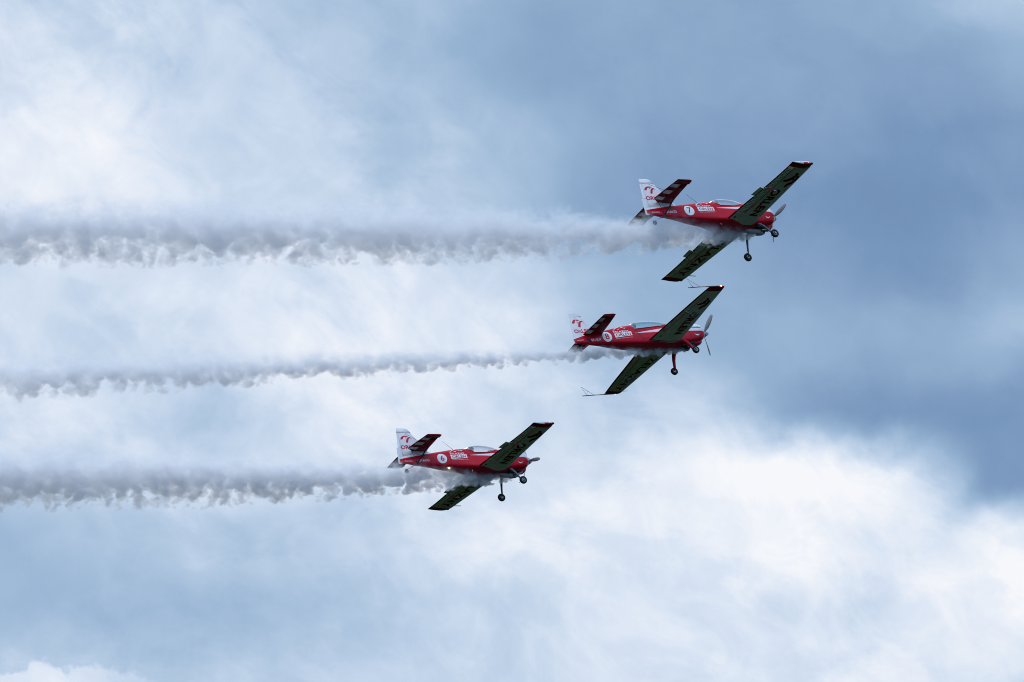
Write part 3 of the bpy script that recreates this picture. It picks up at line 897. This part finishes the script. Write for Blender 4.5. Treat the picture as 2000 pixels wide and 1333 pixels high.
# ---------------------------------------------------------------- the two-seater with the long teal canopy
M['hull_two'] = hull_paint('red_and_white_two_seat_hull_paint', dict(
    lo=[(-7.1, .45), (-4.12, .45), (-4.08, -.045), (-2.88, -.05), (-1.2, -.085), (0, -.10)],
    up=[(-7.1, -.45), (-4.12, -.45), (-4.08, -.04), (-2.69, .11), (-2.0, .21), (-1.3, .46), (0, .49)],
    tail=[(-7.1, -.04), (-6.95, 0), (-6.45, .12), (-6.0, .21), (-5.6, .33)]))
XST = [(-6.94,.06,.02,.03,.035,-.05,.025,-.13,-.16),
 (-6.45,.15,.07,.10,.115,-.05,.085,-.20,-.235),
 (-5.8,.24,.13,.17,.19,-.03,.13,-.26,-.30),
 (-5.1,.36,.19,.26,.27,0,.235,-.335,-.365),
 (-4.4,.47,.24,.34,.345,0,.30,-.40,-.44),
 (-3.9,.50,.27,.36,.38,0,.34,-.44,-.50),
 (-3.0,.43,.30,.33,.40,0,.385,-.48,-.57),
 (-2.2,.42,.30,.33,.41,0,.38,-.48,-.61),
 (-1.6,.43,.29,.34,.42,0,.38,-.46,-.60),
 (-1.2,.42,.29,.33,.43,0,.38,-.42,-.53),
 (-.85,.40,.29,.31,.43,0,.34,-.35,-.44),
 (-.68,.385,.27,.29,.40,0,.31,-.31,-.385),
 (-.56,.36,.24,.26,.35,0,.27,-.26,-.33),
 (-.47,.31,.19,.21,.28,0,.22,-.21,-.27),
 (-.41,.25,.15,.16,.21,0,.17,-.17,-.21),
 (-.385,.18,.11,.11,.15,0,.12,-.12,-.16),
 (-.38,.12,.08,.08,.11,0,.08,-.08,-.11)]

def x_wing_decals(side):
    L = [([ellipse(side * .72, -3.18, .06, .035, 14)], 'black', .006), ([ellipse(side * 3.45, -2.62, .025, .025, 12)], 'metal', .006)]
    if side < 0:
        L.append((text_mesh('ORLEN', -2.37, -.90, -2.65, -2.27, .035, 0, 1.08), 'letter', .006))
        L.append((emblem(-3.33, -2.56, -2.76, -2.19, WING_EMBLEM), 'letter', .006))
    else:
        L.append((text_mesh('ŻELAZNY', .90, 3.66, -2.62, -2.18, .02, .0, 1.08), 'letter', .006))
    return L
XW = dict(z0=-.42, dih=.05,
    le=[(.3, -1.86), (.45, -1.88), (3.7, -1.99), (3.9, -2.0), (4.0, -2.02), (4.03, -2.07)],
    te=[(.3, -3.60), (.45, -3.56), (4.0, -2.82), (4.03, -2.81)],
    tc=[(.3, .15), (2, .14), (3.8, .12), (4.0, .10), (4.03, .05)],
    hinge=[(.9, .80), (2.0, .745), (3.73, .67), (4.2, .66)], ail0=1.0, ail1=3.96, tipred=3.75, tips=[3.90, 3.98, 4.01, 4.03],
    band=lambda y: 1 - .085 / (1.72 - .22 * y), decals=x_wing_decals)

XSILL = [(-4.07, .49), (-4.0, .16), (-2.6, .25), (-2.1, .425)]
def two_seat_plane(Rm, t):
    e = place('aerobatic_plane', Rm, t, 'red two seat stunt plane numbered 8 with long teal canopy, middle of the formation', 'airplane', 'red aerobatic planes in formation')
    D = []
    D.append(([ellipse(-5.42, -.06, .215, .225)], 'signwhite', .005))
    D.append((text_mesh('8', -5.51, -5.33, -.19, .09, .02), 'signred', .010))
    D.append(([[(-5.06, .03), (-4.24, .06), (-4.24, -.13), (-5.06, -.16)]], 'signwhite', .005))
    D.append((text_mesh('ORLEN', -5.00, -4.30, -.12, .015, .015), 'signred', .010))
    D.append((text_mesh('ŻELAZNY', -5.07, -4.31, .065, .165, .02, 0, 1.05), 'signwhite', .005))
    D.append((text_mesh('GRUPA AKROBACYJNA', -5.06, -4.24, -.235, -.195, .0, 0, 1.15), 'signwhite', .005))
    D.append((small_planes(-4.70, .27, 1.0), 'signwhite', .005))
    D.append((text_mesh('SP-AUP', -6.20, -5.72, -.19, -.09, .02), 'signwhite', .005))
    D.append((text_mesh('EXTRA 330LC', -6.84, -6.52, -.11, -.07, .0), 'signwhite', .004))
    D.append(([[(-1.16, -.215), (-1.06, -.255), (-1.02, -.235), (-.98, -.255), (-.86, -.215), (-.94, -.285), (-1.01, -.30), (-1.08, -.285)]], 'signwhite', .006))
    D.append(([ellipse(-1.28, .06, .05, .05, 18)], 'blue', .006))
    for z_ in (.045, .085): D.append(([[(-1.18, z_), (-.66, z_), (-.66, z_ + .022), (-1.18, z_ + .022)]], 'blue', .006))   # two unreadable small blue lines
    D.append(([[(-6.43, -.06), (-6.30, -.03), (-6.17, -.20), (-6.30, -.22)]], 'black', .006))
    for q in ([(-4.02, .10), (-3.75, -.36)], [(-1.36, .32), (-1.36, -.36)], [(-3.75, -.34), (-3.45, -.28)], [(-6.45, .10), (-6.40, -.18)], [(-3.95, .13), (-2.6, .225)]):
        (xa, za), (xb, zb) = q; d = Vector((xb - xa, zb - za)).normalized() * .007
        D.append(([[(xa - d.y, za + d.x), (xb - d.y, zb + d.x), (xb + d.y, zb - d.x), (xa + d.y, za - d.x)]], 'seam', .005))
    for cx_, cz_ in ((-3.55, .10), (-2.95, .155)): D.append(([ellipse(cx_, cz_, .03, .02, 12)], 'black', .006))
    h = fuselage(e, XST, XSILL, 'hull_two', D, 0)
    # panel seams of the hull, cowling joint
    c = Part()
    rings = []
    for x, zc_, w, hh in [(-.62, -.40, .06, .03), (-.66, -.41, .14, .07), (-.85, -.44, .18, .10), (-1.1, -.48, .18, .10), (-1.35, -.52, .10, .06)]:
        rings.append([Vector((x, w * math.cos(2*math.pi*q/24), zc_ + hh * math.sin(2*math.pi*q/24))) for q in range(24)])
    c.loft(rings, 'red'); c.normals(); c.build('air_intake', e)
    c = Part()
    for s_ in (1, -1):
        c.tube([(-1.15, s_ * .14, -.50), (-1.25, s_ * .14, -.62), (-1.52, s_ * .14, -.67)], .04, 'steel', 12)
    c.normals(); c.build('exhaust_pipe', e)
    c = Part()
    c.loft([[Vector((x, y, z)) for y, z in ((-.30, -.54 + dz_), (.30, -.54 + dz_), (.26, -.605 + dz_), (-.26, -.605 + dz_))] for x, dz_ in ((-1.75, -.015), (-1.4, .015), (-1.12, .07))], 'black', smooth=False)
    c.normals(); c.build('cooler_panel', e)
    c = Part()
    c.lathe((-.36, 0, 0), (1, 0, 0), [(-.02, .02), (-.02, .165), (.0, .168), (.08, .152), (.16, .122), (.24, .086), (.30, .050), (.345, .016), (.36, .001)], 'spin', 28)
    c.normals(); c.build('spinner', e)
    for k in range(3): blade(e, R(22) + k * 2 * math.pi / 3, .95, -.28, .19)
    canopy(e, XST, [(-4.07, .50), (-3.7, .61), (-3.2, .64), (-2.8, .605), (-2.4, .51), (-2.1, .43)], XSILL, 'glass_teal', 'red')
    c = Part()
    c.box((-3.84, 0, .02), (.08, .36, .66), 'black', Matrix.Rotation(-.12, 3, 'Y')); c.box((-3.58, 0, -.34), (.5, .38, .08), 'black')
    c.build('seat', e)
    c = Part()
    c.loft([[Vector((x, .20 * k * math.cos(math.pi * q / 10), .32 + .10 * k * math.sin(math.pi * q / 10))) for q in range(11)] for x, k in ((-2.65, .8), (-2.62, 1.0), (-2.5, 1.0), (-2.40, .6))], 'black')
    c.normals(); c.build('instrument_panel', e)
    for s_ in (-1, 1):
        w = wing_set(e, s_, XW)
        q = Part()
        q.tube([(-1.90 - f * 1.66, s_ * .44, -.398 - foil_t(max(f, .003), .15) * 1.66) for f in (0, .01, .03, .08, .16, .3, .45, .6, .8, 1.0)], .016, 'black', 8)
        q.normals(); q.build('root_seal', w)
        # sighting frame on the tip
        q = Part(); y = s_ * 4.05; z = -.22
        q.tube([(-2.35, y, z), (-3.30, y, z - .006)], .018, 'steel', 8)
        for i, (xa, xb) in enumerate(((-3.30, -3.42), (-3.42, -3.58), (-3.58, -3.76), (-3.76, -3.92))):
            q.tube([(xa, y, z - .006 - i * .004), (xb, y, z - .010 - i * .004)], .018, 'orange' if i % 2 else 'steel', 8)
        ap = (-3.80, y, z + .40)
        q.tube([(-3.32, y, z), ap], .0065, 'steel', 6); q.tube([(-3.69, y, z), ap], .0065, 'steel', 6); q.tube([(-3.69, y, z), (-3.56, y, z + .20)], .0055, 'steel', 6)
        q.normals(); q.build('sighting_frame', w)
        q = Part()
        q.lathe((-2.22, s_ * 4.045, -.215), (0, s_, 0), [(-.03, .02), (.0, .028), (.014, .022), (.022, .008), (.024, .001)], 'glow_warm', 12)
        q.build('navigation_light', w)
        # aileron spade hung on two arms
        q = Part(); y = s_ * 2.42; z = -.42 + .05 * 2.42
        q.tube([(-3.02, y, z - .02), (-2.93, y, z - .12), (-2.62, y, z - .25)], .016, 'metal', 8)
        q.tube([(-2.92, y * .955, z - .03), (-2.66, y * .955, z - .24)], .012, 'steel', 8)
        rot = Matrix.Rotation(.12, 3, 'Y')
        q.box((-2.60, y, z - .26), (.24, .34, .012), 'grey', rot)
        q.normals(); q.build('spade', w)
    q = Part(); q.tube([(-1.99, 3.85, -.225), (-1.72, 3.85, -.225)], [.012, .007], 'steel', 8); q.normals(); q.build('pitot_tube', e)
    # fin and rudder
    p = Part(); hx = -6.50
    p.loft([foil_ring(FRACS, xl, xt, tc_, lambda x, h_, z=z: Vector((x, h_, z))) for z, xl, xt, tc_ in
            [(.02, -5.68, hx, .12), (.2, -5.76, hx, .14), (.53, -5.92, hx, .15), (.9, -6.08, hx, .15), (1.02, -6.135, hx, .16)]], 'white')
    p.normals(); tr = p.tree()
    for polys, k_ in ((emblem(-6.70, -6.12, .53, .92), 'signred'), (text_mesh('ORLEN', -6.76, -5.95, .275, .445, .025), 'signred')):
        p.decal(polys, k_, lambda a, b: (a, -2, b), (0, 1, 0), tr, .006, .1)
    p.build('fin', e)
    p = Part()
    def rr(z, xf, xt, th): return [Vector((xf, -th, z)), Vector((xf + .015, 0, z)), Vector((xf, th, z)), Vector((xt, .006, z)), Vector((xt, -.006, z))]
    p.loft([rr(-.17, -6.80, -6.975, .02), rr(-.08, -6.56, -6.965, .035), rr(.3, hx - .01, -6.88, .045), rr(.9, hx - .01, -6.735, .045), rr(1.022, hx - .01, -6.705, .04)], 'white', smooth=False)
    p.loft([rr(1.03, -6.135, -6.70, .04), rr(1.15, -6.20, -6.675, .035), rr(1.19, -6.24, -6.667, .02)], 'white', smooth=False)
    p.normals(); tr = p.tree()
    for polys, k_ in ((emblem(-6.70, -6.12, .53, .92), 'signred'), (text_mesh('ORLEN', -6.76, -5.95, .275, .445, .025), 'signred')):
        p.decal(polys, k_, lambda a, b: (a, -2, b), (0, 1, 0), tr, .006, .1)
    p.build('rudder', e)
    # tailplane
    for s_ in (-1, 1):
        p = Part()
        p.loft([foil_ring(FRACS, xl, xt, tc_, lambda x, h_, y=y: Vector((x, s_ * y, .15 + h_))) for y, xl, xt, tc_ in
                [(.03, -5.50, -6.12, .13), (.2, -5.53, -6.12, .13), (.93, -5.64, -6.13, .14), (1.44, -5.74, -6.135, .14)]], 'red', fmat=lambda i, j: 'shaded_red' if j < len(FRACS) - 1 else 'red'); p.normals()
        tp = p.build('tailplane', e)
        p = Part()
        def er(y, xf, xt, t=.032):
            z = .15; nx = min(.05, (xf - xt) * .2)
            t = t * (1 if y < 1.5 else (1.1 if y < 1.6 else .5))
            return [Vector((xf, s_ * y, z)), Vector((xf - nx, s_ * y, z - t)), Vector((xf - (xf - xt) * .5, s_ * y, z - t * .7)), Vector((xt, s_ * y, z - .004)), Vector((xt, s_ * y, z + .004)), Vector((xf - (xf - xt) * .5, s_ * y, z + t * .7)), Vector((xf - nx, s_ * y, z + t))]
        p.loft([er(*r) for r in [(.04, -6.122, -6.32), (.11, -6.12, -6.48), (.9, -6.13, -6.435), (1.45, -6.135, -6.405), (1.46, -5.745, -6.40), (1.56, -5.765, -6.395), (1.60, -5.80, -6.39), (1.62, -5.87, -6.37)]], 'red', smooth=False, fmat=lambda i, j: 'shaded_red' if j < 3 and i < 4 else 'red')
        p.normals(); tr = p.tree()
        p.decal([[(s_ * y0, xb), (s_ * y0, xa), (s_ * y1, xa), (s_ * y1, xb)] for y0, y1, xa, xb in ((.21, .46, -6.16, -6.42), (.66, .91, -6.16, -6.40), (1.12, 1.37, -6.16, -6.36))],
                'white', lambda a, b: (b, a, -2), (0, 0, 1), tr, .009, .05)
        p.build('elevator', tp)
    # gear
    for s_ in (-1, 1):
        q = Part()
        q.tube([(-1.80, s_ * .25, -.53), (-1.80, s_ * .38, -.57), (-1.80, s_ * .50, -.68), (-1.80, s_ * .60, -.83), (-1.795, s_ * .68, -1.0), (-1.793, s_ * .755, -1.19)], [.11, .11, .095, .082, .07, .055], 'red', 14, ((0, 1, .5), .45))
        q.tube([(-1.793, s_ * .74, -1.193), (-1.793, s_ * .84, -1.193)], .022, 'metal', 8)
        q.normals(); q.build('landing_gear_leg', e)
        wheel((-1.793, s_ * .82, -1.193), s_, .155, .13, e)
    q = Part()
    q.tube([(-6.25, 0, -.22), (-6.5, 0, -.34), (-6.68, 0, -.42)], [.022, .016, .014], 'red', 8)
    q.tube([(-6.55, 0, -.25), (-6.72, 0, -.38), (-6.78, 0, -.47)], .012, 'black', 8)
    q.normals(); q.build('tail_wheel_strut', e)
    wheel((-6.80, 0, -.50), -1, .07, .055, e, True)
    pilot(e, -3.68, .44, 'pilot in pale helmet at the back of the teal canopy of plane number 8', False)
    return e
P8 = two_seat_plane(XA_R, XA_T)

# ------------------------------------------------------------------ smoke trails
def smoke_trail(e, start, Rm, t, slope_px, length, radii, dens, seed, label, rag=1.0):
    """start: nozzle in the plane's own axes; the trail runs back along the flight path"""
    s = Vector(start)
    p0 = e.matrix_world @ s
    c0 = Vector((sum(Rm[0][i] * s[i] for i in range(3)) + t[0], sum(Rm[1][i] * s[i] for i in range(3)) + t[1], sum(Rm[2][i] * s[i] for i in range(3)) + t[2]))
    hx, hz = Rm[0][0], Rm[2][0]
    d = (AX_R * -hx + AX_U * (slope_px * hx) + AX_A * -hz).normalized()
    zax = (AX_U - d * AX_U.dot(d)).normalized()
    yax = zax.cross(d).normalized()
    mw = Matrix.Identity(4)
    for i, ax in enumerate((d, yax, zax)):
        for r in range(3): mw[r][i] = ax[r]
    for r in range(3): mw[r][3] = p0[r]
    rnd = random.Random(seed)
    # hull: a bumpy tube just outside the smoke
    bm = bmesh.new(); rings = []; n = 28; x = -.05; step = .22
    ph = [rnd.uniform(0, 6.28) for _ in range(8)]
    while x < length:
        rad = catmull(radii, x)[0] * 1.16
        ring = []
        for q in range(n):
            th = 2 * math.pi * q / n
            bump = 1 + .05 * math.sin(x * 2.1 / (1 + x * .02) + ph[0] + 2 * th) + .04 * math.sin(x * 3.7 + ph[1] - th) + .035 * math.sin(x * 5.3 + ph[2] + 3 * th)
            ring.append(bm.verts.new((x, rad * bump * math.cos(th), rad * bump * math.sin(th))))
        rings.append(ring); x += step
    for a, b in zip(rings[:-1], rings[1:]):
        for q in range(n): bm.faces.new((a[q], a[(q + 1) % n], b[(q + 1) % n], b[q]))
    bm.faces.new(rings[0][::-1]); bm.faces.new(rings[-1])
    bmesh.ops.recalc_face_normals(bm, faces=bm.faces[:])
    me = bpy.data.meshes.new('smoke_trail'); bm.to_mesh(me); bm.free()
    m = bpy.data.materials.new('drifting_display_smoke'); m.use_nodes = True
    N = NT(m.node_tree); N.n.remove(N.n['Principled BSDF'])
    o_ = N.n['Material Output']
    tc = N.n.new('ShaderNodeTexCoord')
    X, Y, Z = N.xyz(tc.outputs['Object'])
    fc = N.n.new('ShaderNodeFloatCurve'); cu = fc.mapping.curves[0]
    while len(cu.points) < len(radii): cu.points.new(.5, .5)
    for q, (px, pr) in zip(cu.points, radii): q.location = (px / length, pr / 2.0); q.handle_type = 'AUTO_CLAMPED'
    fc.mapping.update()
    N.l.new(N.m('DIVIDE', X, length), fc.inputs['Value'])
    rad = N.mul(fc.outputs[0], 2.0)
    sd = seed * 17.3
    # puffs stretched a little along the path
    X3 = N.m('MAXIMUM', N.add(X, 3.0), .5)
    P = N.mul(N.m('POWER', X3, .8), 2.2)          # puffs get slowly larger down the trail
    S = N.mul(N.m('POWER', X3, -.2), 1.76)
    vs = N.com(N.add(N.mul(P, .75), sd), N.mul(N.mul(Y, S), .6), N.mul(Z, S))
    wa = N.noise(vs, 1.05, 4.0, .55)
    wb = N.noise(N.com(N.mul(Z, S), N.add(N.mul(P, .75), sd + 9), N.mul(N.mul(Y, S), .6)), 1.05, 4.0, .55)
    Zw = N.add(Z, N.mul(N.mul(N.sub(wb, .5), rad), N.rng(N.m('DIVIDE', Z, rad), -.6, .5, 1.4, 1.0)))
    Yw = N.add(Y, N.mul(N.mul(N.sub(wa, .5), rad), 1.0))
    rho = N.m('DIVIDE', N.m('SQRT', N.add(N.mul(Yw, Yw), N.mul(Zw, Zw))), rad)
    rho0 = N.m('DIVIDE', N.m('SQRT', N.add(N.mul(Y, Y), N.mul(Z, Z))), rad)
    nz = N.noise(vs, 2.9, 5.0, .64, .3)
    zr = N.m('DIVIDE', Z, rad)
    vo = N.n.new('ShaderNodeTexVoronoi'); vo.feature = 'F1'; vo.distance = 'EUCLIDEAN'
    vo.inputs['Randomness'].default_value = 1.0
    vc = N.com(N.add(N.add(N.mul(P, 1.15), sd), N.mul(N.mul(N.sub(wa, .5), rad), S)), N.mul(N.mul(Y, S), .55), N.mul(N.mul(Zw, S), .80))
    N.put(vo.inputs['Vector'], vc); vo.inputs['Scale'].default_value = 2.25
    puff = N.sub(.50, vo.outputs['Distance'])
    soft = N.rng(zr, -.45, .45, .20, .95, 'SMOOTHSTEP')          # crisp rolls below, soft veil above
    gust = N.rng(N.noise(N.com(N.add(N.mul(P, .33), sd), 0.0, 0.0), 1.0, 2.0, .5), .33, .67, .45, 1.5)
    pa = N.mul(N.mul(N.rng(zr, -.6, .5, 1.5, .35), rag), gust)
    val = N.add(N.sub(N.rng(zr, -.4, .4, .72, .90), rho), N.add(N.mul(puff, pa), N.mul(N.sub(nz, .5), N.mul(N.rng(zr, -.6, .6, 1.6, 1.0), rag))))
    dd = N.rng(N.m('DIVIDE', val, soft), 0.0, 1.0, 0.0, 1.0, 'SMOOTHSTEP')
    dd = N.mul(dd, N.rng(rho0, 1.12, .98, 0, 1, 'SMOOTHSTEP'))
    dd = N.mul(dd, N.rng(X, -.03, .25, 0, 1))
    dn = N.mul(N.mul(dd, N.m('DIVIDE', dens, rad)), N.mul(N.mul(N.rng(nz, .36, .64, .30, 1.75), N.rng(zr, -.1, .8, 1.0, .42)), N.rng(X, 0, 7, .8, 1.0)))
    pv = N.n.new('ShaderNodeVolumePrincipled')
    pv.inputs['Color'].default_value = (.75, .86, .985, 1)
    pv.inputs['Absorption Color'].default_value = (.30, .24, .14, 1)
    pv.inputs['Anisotropy'].default_value = .45
    N.l.new(dn, pv.inputs['Density'])
    N.l.new(pv.outputs[0], o_.inputs['Volume'])
    m.cycles.volume_step_rate = .03
    me.materials.append(m)
    o = bpy.data.objects.new('smoke_trail', me); COL.objects.link(o)
    o.matrix_world = mw
    o['label'] = label; o['category'] = 'smoke trail'; o['group'] = 'smoke trails behind the planes'
    return o

smoke_trail(P7, (-1.25, .0, -.74), ZA_R, ZA_T, .006, 50.0,
            [(0, .18), (1.2, .38), (3, .60), (6, .85), (12, 1.2), (24, 1.45), (38, 1.6), (50, 1.7)], 2.1, 3,
            'broad ragged grey smoke trail behind plane number 7, highest in the sky')
smoke_trail(P8, (-1.55, .0, -.70), XA_R, XA_T, -.036, 50.0,
            [(0, .13), (1.2, .22), (3, .30), (6, .40), (12, .55), (24, .86), (38, 1.1), (50, 1.3)], 1.7, 5,
            'thin sloping smoke trail behind plane number 8, between two thicker trails', .9)
smoke_trail(P6, (-1.25, .0, -.74), ZB_R, ZB_T, .016, 40.0,
            [(0, .18), (1.2, .38), (3, .58), (6, .80), (12, 1.22), (22, 1.5), (30, 1.65), (40, 1.75)], 2.8, 8,
            'dense smoke trail with scalloped lower edge behind plane number 6, lowest in the sky')
